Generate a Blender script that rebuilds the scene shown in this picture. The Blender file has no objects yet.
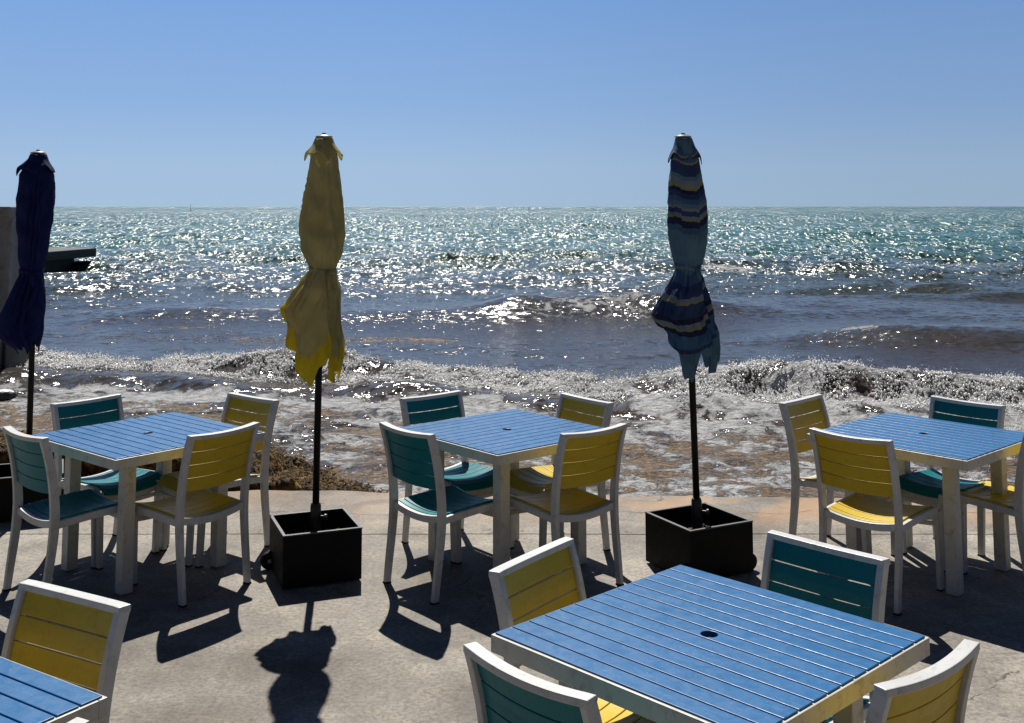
import bpy, bmesh, math, random
import numpy as np
from mathutils import Vector, Matrix
R = math.radians
rnd = random.Random(7)
sc = bpy.context.scene
col = sc.collection

# ------------------------------------------------------------------ materials
def newmat(name):
    m = bpy.data.materials.new(name); m.use_nodes = True
    nt = m.node_tree
    b = nt.nodes.get('Principled BSDF')
    return m, nt, b
def N(nt, t, **kw):
    n = nt.nodes.new(t)
    for k, v in kw.items(): setattr(n, k, v)
    return n
def noise(nt, vec, scale, detail=4, rough=.55, dist=0):
    n = N(nt, 'ShaderNodeTexNoise'); n.inputs['Scale'].default_value = scale
    n.inputs['Detail'].default_value = detail; n.inputs['Roughness'].default_value = rough
    n.inputs['Distortion'].default_value = dist
    if vec is not None: nt.links.new(vec, n.inputs['Vector'])
    return n.outputs['Fac']
def ramp(nt, fac, stops, interp='LINEAR'):
    r = N(nt, 'ShaderNodeValToRGB'); r.color_ramp.interpolation = interp
    e = r.color_ramp.elements
    while len(e) < len(stops): e.new(.5)
    for i, (p, c) in enumerate(stops):
        e[i].position = p; e[i].color = (c if len(c) == 4 else (*c, 1)) if not isinstance(c, float) else (c, c, c, 1)
    nt.links.new(fac, r.inputs['Fac'])
    return r.outputs['Color']
def math_(nt, op, a, b=None, c=None, clamp=False):
    n = N(nt, 'ShaderNodeMath', operation=op); n.use_clamp = clamp
    for i, v in enumerate((a, b, c)):
        if v is None: continue
        if isinstance(v, (int, float)): n.inputs[i].default_value = v
        else: nt.links.new(v, n.inputs[i])
    return n.outputs[0]
def mixc(nt, fac, a, b):
    n = N(nt, 'ShaderNodeMix', data_type='RGBA')
    for i, v in ((0, fac), (6, a), (7, b)):
        if isinstance(v, (int, float)): n.inputs[i].default_value = v
        elif isinstance(v, tuple): n.inputs[i].default_value = (*v, 1) if len(v) == 3 else v
        else: nt.links.new(v, n.inputs[i])
    return n.outputs[2]
def maprange(nt, v, a, b, c=0., d=1., smooth=True):
    n = N(nt, 'ShaderNodeMapRange'); n.interpolation_type = 'SMOOTHSTEP' if smooth else 'LINEAR'
    nt.links.new(v, n.inputs[0])
    for i, q in enumerate((a, b, c, d)):
        if isinstance(q, (int, float)): n.inputs[i+1].default_value = q
        else: nt.links.new(q, n.inputs[i+1])
    return n.outputs[0]
def objvec(nt, scale=None, world=False):
    if world:
        g = N(nt, 'ShaderNodeNewGeometry'); v = g.outputs['Position']
    else:
        t = N(nt, 'ShaderNodeTexCoord'); v = t.outputs['Object']
    if scale:
        m = N(nt, 'ShaderNodeMapping'); m.inputs['Scale'].default_value = scale
        nt.links.new(v, m.inputs['Vector']); v = m.outputs['Vector']
    return v
def rand_off(nt, v):
    """shift the texture by the object's own random number, so copies do not share their stains"""
    o = N(nt, 'ShaderNodeObjectInfo')
    c = math_(nt, 'MULTIPLY', o.outputs['Random'], 37.)
    a = N(nt, 'ShaderNodeVectorMath', operation='ADD'); nt.links.new(v, a.inputs[0]); nt.links.new(c, a.inputs[1])
    return a.outputs[0]
def bump(nt, b, h, strength, dist):
    n = N(nt, 'ShaderNodeBump'); n.inputs['Strength'].default_value = strength; n.inputs['Distance'].default_value = dist
    nt.links.new(h, n.inputs['Height']); nt.links.new(n.outputs[0], b.inputs['Normal']); return n

def painted(name, c, c2, rough=.45, grain=(1, 1, 1), dirt=(.25, .22, .18), dirtamt=.35, bumpd=.0006, spec=.5, streak=None):
    g = .70; c, c2, dirt = [tuple(q*g for q in w) for w in (c, c2, dirt)]
    m, nt, b = newmat(name)
    v = rand_off(nt, objvec(nt))
    n1 = noise(nt, v, 6, 6, .6)
    base = mixc(nt, ramp(nt, n1, [(.3, 0.), (.7, 1.)]), c, c2)
    n2 = noise(nt, v, 23, 8, .7, .6)
    d = ramp(nt, n2, [(.53, 0.), (.68, 1.)])
    d = math_(nt, 'MULTIPLY', d, dirtamt)
    base = mixc(nt, d, base, dirt)
    if streak:
        sv = N(nt, 'ShaderNodeMapping'); sv.inputs['Scale'].default_value = (1.6, 26, 26); nt.links.new(v, sv.inputs['Vector'])
        sn = noise(nt, sv.outputs['Vector'], 3.2, 7, .7)
        base = mixc(nt, math_(nt, 'MULTIPLY', maprange(nt, sn, .52, .68), .38), base, streak)
        sp = noise(nt, v, 95, 3, .6)
        base = mixc(nt, math_(nt, 'MULTIPLY', maprange(nt, sp, .66, .72), .5), base, tuple(min(1, q*1.9+.03) for q in streak))
    nt.links.new(base, b.inputs['Base Color'])
    n3 = noise(nt, v, 60, 4, .6)
    rr = maprange(nt, n2, .3, .75, rough-.04, rough+.12)
    nt.links.new(rr, b.inputs['Roughness'])
    b.inputs['Specular IOR Level'].default_value = spec
    bump(nt, b, n3, .35, bumpd*.6)
    return m
M = {}
M['white'] = painted('white_paint', (.76, .76, .74), (.64, .63, .60), .42, dirt=(.30, .27, .22), dirtamt=.5)
M['cream'] = painted('table_white_paint', (.76, .74, .67), (.64, .61, .54), .45, dirt=(.30, .25, .18), dirtamt=.55)
M['blue'] = painted('blue_boards', (.012, .138, .355), (.018, .158, .395), .38, dirt=(.035, .16, .36), dirtamt=.3, bumpd=.0009, spec=.25, streak=(.035, .155, .32))
M['teal'] = painted('teal_slats', (.001, .195, .225), (.002, .215, .245), .40, dirt=(.02, .22, .25), dirtamt=.3, spec=.18, streak=(.02, .16, .17))
M['yellow'] = painted('yellow_slats', (.74, .51, .016), (.78, .55, .026), .40, dirt=(.34, .23, .04), dirtamt=.3, spec=.28, streak=(.42, .28, .02))
M['rubber'] = painted('black_rubber', (.008, .008, .008), (.012, .012, .012), .7, dirt=(.03, .028, .026), spec=.2)
M['black'] = painted('black_box_paint', (.003, .003, .003), (.005, .005, .005), .6, dirt=(.012, .011, .010), dirtamt=.5, spec=.15)
M['rim'] = painted('worn_box_edge', (.13, .13, .13), (.07, .07, .07), .5, dirt=(.03, .03, .03), dirtamt=.6)
M['pole'] = painted('black_pole_paint', (.003, .003, .004), (.005, .005, .006), .4, dirt=(.01, .01, .01), spec=.2)
M['bronze'] = painted('pole_sleeve_paint', (.006, .006, .006), (.01, .01, .01), .4)
M['hub'] = painted('wheel_hub', (.35, .35, .35), (.25, .25, .25), .4)
M['cap'] = painted('cap_plastic', (.42, .42, .42), (.34, .34, .34), .3)

def mat_concrete():
    m, nt, b = newmat('concrete_terrace')
    v = objvec(nt, world=True)
    n1 = noise(nt, v, .9, 7, .62)
    n2 = noise(nt, v, 4.2, 10, .74, .5)
    n3 = noise(nt, v, 45, 6, .75)
    c = ramp(nt, n1, [(.38, (.132, .114, .093)), (.5, (.212, .190, .161)), (.62, (.278, .250, .213))])
    d = ramp(nt, n2, [(.38, (.50, .48, .45)), (.46, (.82, .81, .79)), (.53, (1.02, 1.01, 1.)), (.61, (1.28, 1.27, 1.22))])
    mx = N(nt, 'ShaderNodeMix', data_type='RGBA', blend_type='MULTIPLY'); mx.inputs[0].default_value = .85
    nt.links.new(c, mx.inputs[6]); nt.links.new(d, mx.inputs[7])
    c = mx.outputs[2]
    g = ramp(nt, n3, [(.38, (.50, .50, .50)), (.5, (1, 1, 1)), (.62, (1.4, 1.4, 1.4))])
    mx = N(nt, 'ShaderNodeMix', data_type='RGBA', blend_type='MULTIPLY'); mx.inputs[0].default_value = .7
    nt.links.new(c, mx.inputs[6]); nt.links.new(g, mx.inputs[7]); c = mx.outputs[2]
    # rusty orange wash near the sea edge, strongest to the right
    s = N(nt, 'ShaderNodeSeparateXYZ'); nt.links.new(v, s.inputs[0])
    band = maprange(nt, s.outputs['Y'], 7.05, 7.7)
    right = maprange(nt, s.outputs['X'], -.8, 1.2, .42, 1.)
    st = math_(nt, 'MULTIPLY', math_(nt, 'MULTIPLY', band, right), maprange(nt, noise(nt, v, 1.7, 5, .6), .38, .62))
    c = mixc(nt, math_(nt, 'MULTIPLY', st, .75), c, (.37, .22, .11))
    # dark damp stains under the tables and dark scuffs
    st2 = maprange(nt, noise(nt, v, 1.3, 6, .6, .5), .56, .68)
    c = mixc(nt, math_(nt, 'MULTIPLY', st2, .55), c, (.09, .087, .083))
    spots = maprange(nt, noise(nt, v, 12, 3, .5), .68, .73)
    c = mixc(nt, math_(nt, 'MULTIPLY', spots, .6), c, (.06, .05, .04))
    # hairline cracks
    w = N(nt, 'ShaderNodeTexVoronoi', feature='DISTANCE_TO_EDGE'); w.inputs['Scale'].default_value = .42
    vm = N(nt, 'ShaderNodeVectorMath', operation='ADD')
    nn = N(nt, 'ShaderNodeTexNoise'); nn.inputs['Scale'].default_value = 3.; nn.inputs['Detail'].default_value = 6
    nt.links.new(v, nn.inputs['Vector'])
    sc_ = N(nt, 'ShaderNodeVectorMath', operation='SCALE'); sc_.inputs['Scale'].default_value = .5
    nt.links.new(nn.outputs['Color'], sc_.inputs[0]); nt.links.new(v, vm.inputs[0]); nt.links.new(sc_.outputs[0], vm.inputs[1])
    nt.links.new(vm.outputs[0], w.inputs['Vector'])
    cr = maprange(nt, w.outputs['Distance'], .0, .0045, 1., 0.)
    cr = math_(nt, 'MULTIPLY', cr, maprange(nt, noise(nt, v, 1.1, 3), .52, .62))
    c = mixc(nt, math_(nt, 'MULTIPLY', cr, .85), c, (.05, .045, .04))
    cw = math_(nt, 'MULTIPLY', math_(nt, 'SUBTRACT', noise(nt, v, 3.2, 7, .65), .5), .30)
    q = math_(nt, 'ADD', math_(nt, 'MULTIPLY', math_(nt, 'SUBTRACT', s.outputs['X'], 1.66), -.655), math_(nt, 'MULTIPLY', math_(nt, 'SUBTRACT', s.outputs['Y'], 4.56), .756))
    q = math_(nt, 'ABSOLUTE', math_(nt, 'ADD', q, cw))
    tt = math_(nt, 'ADD', math_(nt, 'MULTIPLY', math_(nt, 'SUBTRACT', s.outputs['X'], 1.66), .756), math_(nt, 'MULTIPLY', math_(nt, 'SUBTRACT', s.outputs['Y'], 4.56), .655))
    l3 = math_(nt, 'MULTIPLY', maprange(nt, q, .002, .009, 1., 0.), math_(nt, 'MULTIPLY', maprange(nt, tt, -.3, -.1), maprange(nt, noise(nt, v, 9, 2), .42, .50)))
    c = mixc(nt, math_(nt, 'MULTIPLY', l3, .8), c, (.03, .026, .02))
    wob = math_(nt, 'MULTIPLY', math_(nt, 'SUBTRACT', noise(nt, v, 1.6, 6, .6), .5), .55)
    ly = math_(nt, 'ABSOLUTE', math_(nt, 'SUBTRACT', math_(nt, 'ADD', s.outputs['Y'], wob), 7.56))
    l2 = math_(nt, 'MULTIPLY', maprange(nt, ly, .004, .016, 1., 0.), maprange(nt, noise(nt, v, 2.3, 3), .40, .52))
    c = mixc(nt, math_(nt, 'MULTIPLY', l2, .75), c, (.09, .07, .05))
    nt.links.new(c, b.inputs['Base Color'])
    b.inputs['Specular IOR Level'].default_value = .3
    nt.links.new(maprange(nt, n2, .3, .7, .6, .9), b.inputs['Roughness'])
    h = math_(nt, 'ADD', math_(nt, 'MULTIPLY', n2, .6), math_(nt, 'MULTIPLY', n3, .35))
    h = math_(nt, 'SUBTRACT', h, math_(nt, 'MULTIPLY', cr, .8))
    bump(nt, b, h, .6, .008)
    return m
M['concrete'] = mat_concrete()

def mat_oldwall(name, c1, c2):
    m, nt, b = newmat(name)
    v = objvec(nt, world=True)
    vs = objvec(nt, (1.2, 1.2, .25), world=True)
    n1 = noise(nt, vs, 1.6, 8, .65); n2 = noise(nt, v, 6, 8, .7)
    c = mixc(nt, ramp(nt, n1, [(.3, 0.), (.7, 1.)]), c1, c2)
    c = mixc(nt, maprange(nt, n2, .5, .7, 0., .5), c, (.06, .055, .05))
    s = N(nt, 'ShaderNodeSeparateXYZ'); nt.links.new(v, s.inputs[0])
    zz = math_(nt, 'ADD', s.outputs['Z'], math_(nt, 'MULTIPLY', n1, .4))
    alg = maprange(nt, zz, .05, .35, .85, 0.)
    c = mixc(nt, alg, c, (.035, .035, .028))
    nt.links.new(c, b.inputs['Base Color']); b.inputs['Roughness'].default_value = .8
    bump(nt, b, n2, .8, .03)
    return m
M['wall'] = mat_oldwall('weathered_wall', (.33, .32, .305), (.19, .185, .18))
M['dock'] = mat_oldwall('weathered_dock', (.07, .08, .08), (.04, .05, .05))

def mat_weed():
    m, nt, b = newmat('sargassum')
    v = objvec(nt, world=True)
    n = noise(nt, v, 9, 5, .6); n2 = noise(nt, v, 60, 2, .5)
    c = ramp(nt, n, [(.40, (.018, .009, .003)), (.5, (.075, .042, .010)), (.60, (.21, .125, .032))])
    c = mixc(nt, maprange(nt, n2, .55, .75, 0., .35), c, (.20, .115, .04))
    nt.links.new(c, b.inputs['Base Color']); b.inputs['Roughness'].default_value = .8; b.inputs['Specular IOR Level'].default_value = .15
    return m
M['weed'] = mat_weed()
m, nt, b = newmat('gravel_dark')
v = objvec(nt); nt.links.new(ramp(nt, noise(nt, v, 30, 2), [(.4, (.006, .006, .006)), (.62, (.02, .02, .02)), (.74, (.14, .14, .135))]), b.inputs['Base Color'])
b.inputs['Roughness'].default_value = .7
M['gravel'] = m
m, nt, b = newmat('dark_rock')
v = objvec(nt); n = noise(nt, v, 6, 6)
nt.links.new(ramp(nt, n, [(.35, (.015, .013, .012)), (.7, (.07, .062, .055))]), b.inputs['Base Color'])
b.inputs['Roughness'].default_value = .35; bump(nt, b, n, .8, .05); M['rock'] = m
m, nt, b = newmat('ground_sand')
v = objvec(nt, world=True); nt.links.new(ramp(nt, noise(nt, v, .6, 6), [(.3, (.22, .19, .14)), (.7, (.33, .29, .22))]), b.inputs['Base Color'])
b.inputs['Roughness'].default_value = .9; M['sand'] = m
m, nt, b = newmat('marker_paint'); b.inputs['Base Color'].default_value = (.05, .06, .06, 1); M['marker'] = m

def mat_cloth(name, colfn, trans, transcol=None):
    m, nt, b = newmat(name)
    v = objvec(nt)
    c = colfn(nt, v)
    n = noise(nt, v, 7, 6, .6)
    mx = N(nt, 'ShaderNodeMix', data_type='RGBA', blend_type='MULTIPLY'); mx.inputs[0].default_value = .7
    nt.links.new(c, mx.inputs[6]); nt.links.new(ramp(nt, n, [(.3, (.72, .72, .72)), (.7, (1.1, 1.1, 1.1))]), mx.inputs[7])
    c = mx.outputs[2]
    nt.links.new(c, b.inputs['Base Color']); b.inputs['Roughness'].default_value = .85
    b.inputs['Specular IOR Level'].default_value = .2
    t = N(nt, 'ShaderNodeBsdfTranslucent'); nt.links.new(c, t.inputs['Color'])
    ms = N(nt, 'ShaderNodeMixShader'); ms.inputs[0].default_value = trans
    nt.links.new(b.outputs[0], ms.inputs[1]); nt.links.new(t.outputs[0], ms.inputs[2])
    nt.links.new(ms.outputs[0], nt.nodes['Material Output'].inputs['Surface'])
    w = noise(nt, v, 400, 2, .5); h = math_(nt, 'ADD', math_(nt, 'MULTIPLY', n, 3.), math_(nt, 'MULTIPLY', w, .05))
    bump(nt, b, h, .5, .006)
    return m
def c_yellow(nt, v):
    a = N(nt, 'ShaderNodeAttribute', attribute_name='along')
    hemn = math_(nt, 'ADD', a.outputs['Fac'], math_(nt, 'MULTIPLY', math_(nt, 'SUBTRACT', noise(nt, v, 9, 3), .5), .10))
    hem = maprange(nt, hemn, .88, .91)
    return mixc(nt, hem, mixc(nt, noise(nt, v, 3, 4), (.62, .57, .29), (.70, .64, .34)), (.85, .72, .06))  # bright hem yellow paints in the sun glowing through the single layer
def c_stripe(nt, v):
    a = N(nt, 'ShaderNodeAttribute', attribute_name='down')
    x = a.outputs['Fac']
    navy, blue, mid, grey, ylw, dk = (.045, .080, .19), (.080, .175, .32), (.14, .25, .34), (.26, .30, .36), (.34, .34, .17), (.030, .042, .09)
    tabl = [(0, mid), (148, blue), (158, ylw), (160, navy), (172, mid), (176, grey), (181, ylw), (185, dk), (189, navy), (194, blue), (199, mid), (203, grey), (206, navy), (211, grey), (214, ylw), (216, dk), (222, blue), (228, mid), (262, blue),
          (272, navy), (284, grey), (288, ylw), (290, navy), (303, dk), (307, grey), (311, ylw), (313, dk), (318, blue), (330, navy), (334, mid)]
    st = [(max(0, (q-137)/250.), c) for q, c in tabl]
    return ramp(nt, x, st, 'CONSTANT')
def c_navy(nt, v):
    return mixc(nt, noise(nt, v, 3, 4), (.006, .011, .070), (.010, .018, .10))
M['cloth_y'] = mat_cloth('yellow_canvas', c_yellow, .62)
M['cloth_s'] = mat_cloth('striped_canvas', c_stripe, .42)
M['cloth_n'] = mat_cloth('navy_canvas', c_navy, .2)

# ------------------------------------------------------------------ helpers
def obj(name, bm_or_me, mat, parent=None, smooth=False, bev=0, segs=2, angle=35):
    if isinstance(bm_or_me, bmesh.types.BMesh):
        bmesh.ops.recalc_face_normals(bm_or_me, faces=bm_or_me.faces[:])
        me = bpy.data.meshes.new(name); bm_or_me.to_mesh(me); bm_or_me.free()
    else: me = bm_or_me
    me.materials.append(mat)
    o = bpy.data.objects.new(name, me); col.objects.link(o)
    if parent: o.parent = parent
    if smooth:
        for p in me.polygons: p.use_smooth = True
    if bev:
        b = o.modifiers.new('bevel', 'BEVEL'); b.width = bev; b.segments = segs; b.limit_method = 'ANGLE'; b.angle_limit = R(angle)
        b.harden_normals = False
    return o
def thing(name, label, cat, loc=(0, 0, 0), rz=0, group=None):
    o = bpy.data.objects.new(name, None); col.objects.link(o); o.empty_display_size = .2
    o.location = loc; o.rotation_euler = (0, 0, rz); tag(o, label, cat, group); return o
def tag(o, label=None, cat=None, group=None, kind=None):
    if label: o['label'] = label
    if cat: o['category'] = cat
    if group: o['group'] = group
    if kind: o['kind'] = kind
    return o
def box(bm, c, s, rz=0):
    m = Matrix.Translation(c) @ Matrix.Rotation(rz, 4, 'Z') @ Matrix.Diagonal((s[0], s[1], s[2], 1))
    bmesh.ops.create_cube(bm, size=1, matrix=m)
def cyl(bm, p, q, r1, r2=None, n=20, caps=True):
    p, q = Vector(p), Vector(q); d = q-p
    m = Matrix.Translation((p+q)/2) @ d.to_track_quat('Z', 'Y').to_matrix().to_4x4()
    bmesh.ops.create_cone(bm, cap_ends=caps, segments=n, radius1=r1, radius2=r1 if r2 is None else r2, depth=d.length, matrix=m)
def bar(bm, pts, side, ws, ds):
    """box-section bar through pts; ws = size along each side vector, ds = size across it"""
    pts = [Vector(p) for p in pts]; n = len(pts); rings = []
    for i, p in enumerate(pts):
        t = (pts[min(i+1, n-1)]-pts[max(i-1, 0)]).normalized()
        s = Vector(side[i] if isinstance(side, list) else side); s = (s-t*s.dot(t)).normalized(); k = t.cross(s)
        w = ws[i] if isinstance(ws, (list, tuple)) else ws; d = ds[i] if isinstance(ds, (list, tuple)) else ds
        rings.append([bm.verts.new(p+s*a*w/2+k*b*d/2) for a, b in ((1, 1), (-1, 1), (-1, -1), (1, -1))])
    for a, b in zip(rings, rings[1:]):
        for j in range(4): bm.faces.new((a[j], a[(j+1) % 4], b[(j+1) % 4], b[j]))
    bm.faces.new(rings[0]); bm.faces.new(rings[-1])
def slab(bm, f, us, vs, th):
    """curved board: f(u,v)->(point, normal); thickness th downwards from the surface"""
    top = [[f(u, v) for v in vs] for u in us]
    T = [[bm.verts.new(p) for p, n in row] for row in top]
    B = [[bm.verts.new(p-n*th) for p, n in row] for row in top]
    nu, nv = len(us), len(vs)
    for i in range(nu-1):
        for j in range(nv-1):
            bm.faces.new((T[i][j], T[i+1][j], T[i+1][j+1], T[i][j+1])); bm.faces.new((B[i][j], B[i][j+1], B[i+1][j+1], B[i+1][j]))
    for i in range(nu-1):
        for j in (0, nv-1): bm.faces.new((T[i][j], T[i+1][j], B[i+1][j], B[i][j]))
    for j in range(nv-1):
        for i in (0, nu-1): bm.faces.new((T[i][j], T[i][j+1], B[i][j+1], B[i][j]))
def copy_thing(root, loc, rz, label):
    c = root.copy(); col.objects.link(c); c.location = loc; c.rotation_euler = (0, 0, rz); c['label'] = label
    for ch in list(root.children):
        k = ch.copy(); col.objects.link(k); k.parent = c
        for g in list(ch.children):
            q = g.copy(); col.objects.link(q); q.parent = k
    return c

# ------------------------------------------------------------------ chair
def post_y(z):
    zs = [0, .12, .25, .36, .43, .52, .62, .74, .85]
    ys = [.232, .219, .202, .192, .189, .194, .207, .232, .268]
    return float(np.interp(z, zs, ys))
def smooth_path(z0, z1, n=16):
    zz = np.linspace(z0, z1, n)
    ys = [post_y(z) for z in np.linspace(z0-.05, z1+.05, 60)]
    out = []
    for z in zz:
        w = [post_y(min(max(z+d, z0), z1)) for d in (-.05, -.025, 0, .025, .05)]
        if z in (z0, z1): w = [post_y(z)]
        out.append((float(np.mean(w)), float(z)))
    return out
HW = .214
def sag(x): return -.028*(1-(x/HW)**2)
def seat_z(y):            # y from +.19 (back) to -.265 (front)
    t = (.19-y)/.455
    return .425 + .018*math.sin(min(t, 1)*math.pi*.6) - (.03*max(0, (t-.86)/.14)**2)
def make_chair(colname, label):
    t = thing('patio_chair', label, 'chair', group='slatted patio chairs round the tables')
    X = (1, 0, 0)
    for s in (-1, 1):
        bm = bmesh.new()
        pth = smooth_path(0.006, .842, 20)
        zsd = [.036+.012*min(1, z/.42) if z < .42 else .048-.008*(z-.42)/.43 for y, z in pth]
        bar(bm, [(s*(HW+.002-.004*(1-z)), y, z) for y, z in pth], X, .0245, zsd)
        lg = obj('rear_leg', bm, M['white'], t, bev=.003)
        bm = bmesh.new(); box(bm, (s*(HW-.002), post_y(0), .004), (.030, .038, .008)); obj('foot_cap', bm, M['rubber'], lg, bev=.001)
        bm = bmesh.new()
        bar(bm, [(s*.210, -.262, .006), (s*.212, -.256, .2), (s*.213, -.25, .37), (s*.214, -.244, .415)], X, .028, [.034, .038, .042, .044])
        lg = obj('front_leg', bm, M['white'], t, bev=.003)
        bm = bmesh.new(); box(bm, (s*.210, -.262, .004), (.030, .036, .008)); obj('foot_cap', bm, M['rubber'], lg, bev=.001)
    # top rail: bows backwards in the middle
    def bow(x): return .020*(1-(x/HW)**2)
    def drop(x): return .009*(1-min(1,(x/HW)**2))
    bm = bmesh.new()
    xs = np.linspace(-HW-.0142, HW+.0142, 15)
    bar(bm, [(x, post_y(.845)+bow(x)-.001, .846-drop(x)) for x in xs], (0, 0, 1), .021, .042)
    obj('top_rail', bm, M['white'], t, bev=.003)
    # seat frame: side rails, sagging rear and front rails
    bm = bmesh.new()
    for s in (-1, 1):
        ys = np.linspace(.17, -.235, 9)
        bar(bm, [(s*HW, y, seat_z(y)-.022) for y in ys], X, .022, .036)
    for yy, dz in ((.186, -.011), (-.243, -.040)):
        xs = np.linspace(-HW+.012, HW-.012, 13)
        bar(bm, [(x, yy, seat_z(yy)+sag(x)+dz) for x in xs], (0, 1, 0), .026, .036)
    obj('seat_frame', bm, M['white'], t, bev=.002)
    bm = bmesh.new()
    xs = np.linspace(-.2, .2, 9)
    bar(bm, [(x, -.252, .345-.012*(1-(x/.2)**2)) for x in xs], (0, 1, 0), .016, .022)
    obj('stretcher', bm, M['white'], t, bev=.002)
    # seat: seven slats running across, dished
    bm = bmesh.new(); n = 7; y0, y1 = .205, -.275; w = (y1-y0)/n
    def fs(u, v):
        e = .001
        z = seat_z(v)+sag(u)
        dzx = (sag(u+e)-sag(u-e))/(2*e); dzy = (seat_z(v+e)-seat_z(v-e))/(2*e)
        nn = Vector((-dzx, -dzy, 1)).normalized()
        return Vector((u, v, z+.008)), nn
    us = np.linspace(-HW+.016, HW-.016, 13)
    for i in range(n):
        a = y0+i*w-(.0025 if i else 0); bb = y0+(i+1)*w+.0025
        if i == 0: a = .171
        slab(bm, fs, us, np.linspace(a, bb, 3), .013)
    obj('seat', bm, M[colname], t, bev=.002, smooth=False)
    # back: four curved slats
    bm = bmesh.new(); z0, z1 = .560, .834; n = 4; w = (z1-z0)/n
    def fb(u, v):
        e = .002
        y = post_y(v)+bow(u)*.9
        dyx = (bow(u+e)-bow(u-e))*.9/(2*e); dyz = (post_y(v+.02)-post_y(v-.02))/.04
        nn = Vector((-dyx, 1, -dyz)).normalized()
        return Vector((u, y+.004, v-drop(u))), nn
    us = np.linspace(-HW+.012, HW-.012, 13)
    for i in range(n):
        slab(bm, fb, us, np.linspace(z0+i*w+.0019, z0+(i+1)*w-.0019, 3), .013)
    obj('backrest', bm, M[colname], t, bev=.002)
    return t
def chair_at(cx, cy, deg): # centre of the top rail and the direction the back faces
    a = R(deg); return (cx-.27*math.cos(a), cy-.27*math.sin(a), 0), a-math.pi/2
CH = [
 ('t', -.567, 6.002, -138.4, "teal chair, back towards us, at the middle table just right of the yellow umbrella's planter"),
 ('t', -.513, 7.064, 130.2, "teal chair on the sea side of the middle table, facing us"),
 ('y', .441, 5.989, -51.3, "yellow chair, back towards us, at the middle table just left of the striped umbrella's planter"),
 ('y', .464, 6.942, 37.6, "yellow chair on the sea side of the middle table, mostly hidden, facing us"),
 ('t', -2.559, 5.897, -132.1, "teal chair at the left picture edge, back towards us, below the navy umbrella"),
 ('t', -2.622, 6.905, 142.5, "teal chair on the sea side of the left table, right of the navy umbrella pole"),
 ('y', -1.529, 5.981, -35.7, "yellow chair, back towards us, between the left table and the yellow umbrella's planter"),
 ('y', -1.613, 6.994, 52.2, "yellow chair on the sea side of the left table, by the brown seaweed heap"),
 ('y', 1.780, 6.917, 135.1, "yellow chair on the sea side of the right table, nearest to the striped umbrella"),
 ('y', 1.756, 5.845, -135.5, "yellow chair with part sunlit seat, back towards us, at the right table"),
 ('t', 2.779, 6.841, 41.0, "teal chair on the sea side of the right table, seen against white surf"),
 ('y', 2.918, 6.10, -51.0, "yellow chair cut off by the right picture edge, only seat and one post showing"),
 ('y', .069, 3.876, 144.3, "yellow chair facing us behind the left corner of the big foreground table"),
 ('t', .034, 2.933, -137.4, "teal chair, back towards us, at the bottom left of the big foreground table"),
 ('t', 1.102, 3.979, 44.0, "big teal chair behind the foreground table, beside the striped umbrella's planter wheel"),
 ('y', 1.085, 2.970, -50.1, "yellow chair, back towards us, at the bottom right of the big foreground table"),
 ('y', -1.342, 3.496, 61.1, "large yellow chair facing us behind the blue table cut off at bottom left"),
 ('y', -1.125, 2.480, -38.0, "white framed chair at the bottom left showing only the tip of its top rail"),
]
proto = {}
for c, x, y, d, lab in CH:
    loc, rz = chair_at(x, y, d)
    key = {'t': 'teal', 'y': 'yellow'}[c]
    if key not in proto:
        p = make_chair(key, lab); p.location = loc; p.rotation_euler = (0, 0, rz); proto[key] = p
    else: copy_thing(proto[key], loc, rz, lab)

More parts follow.
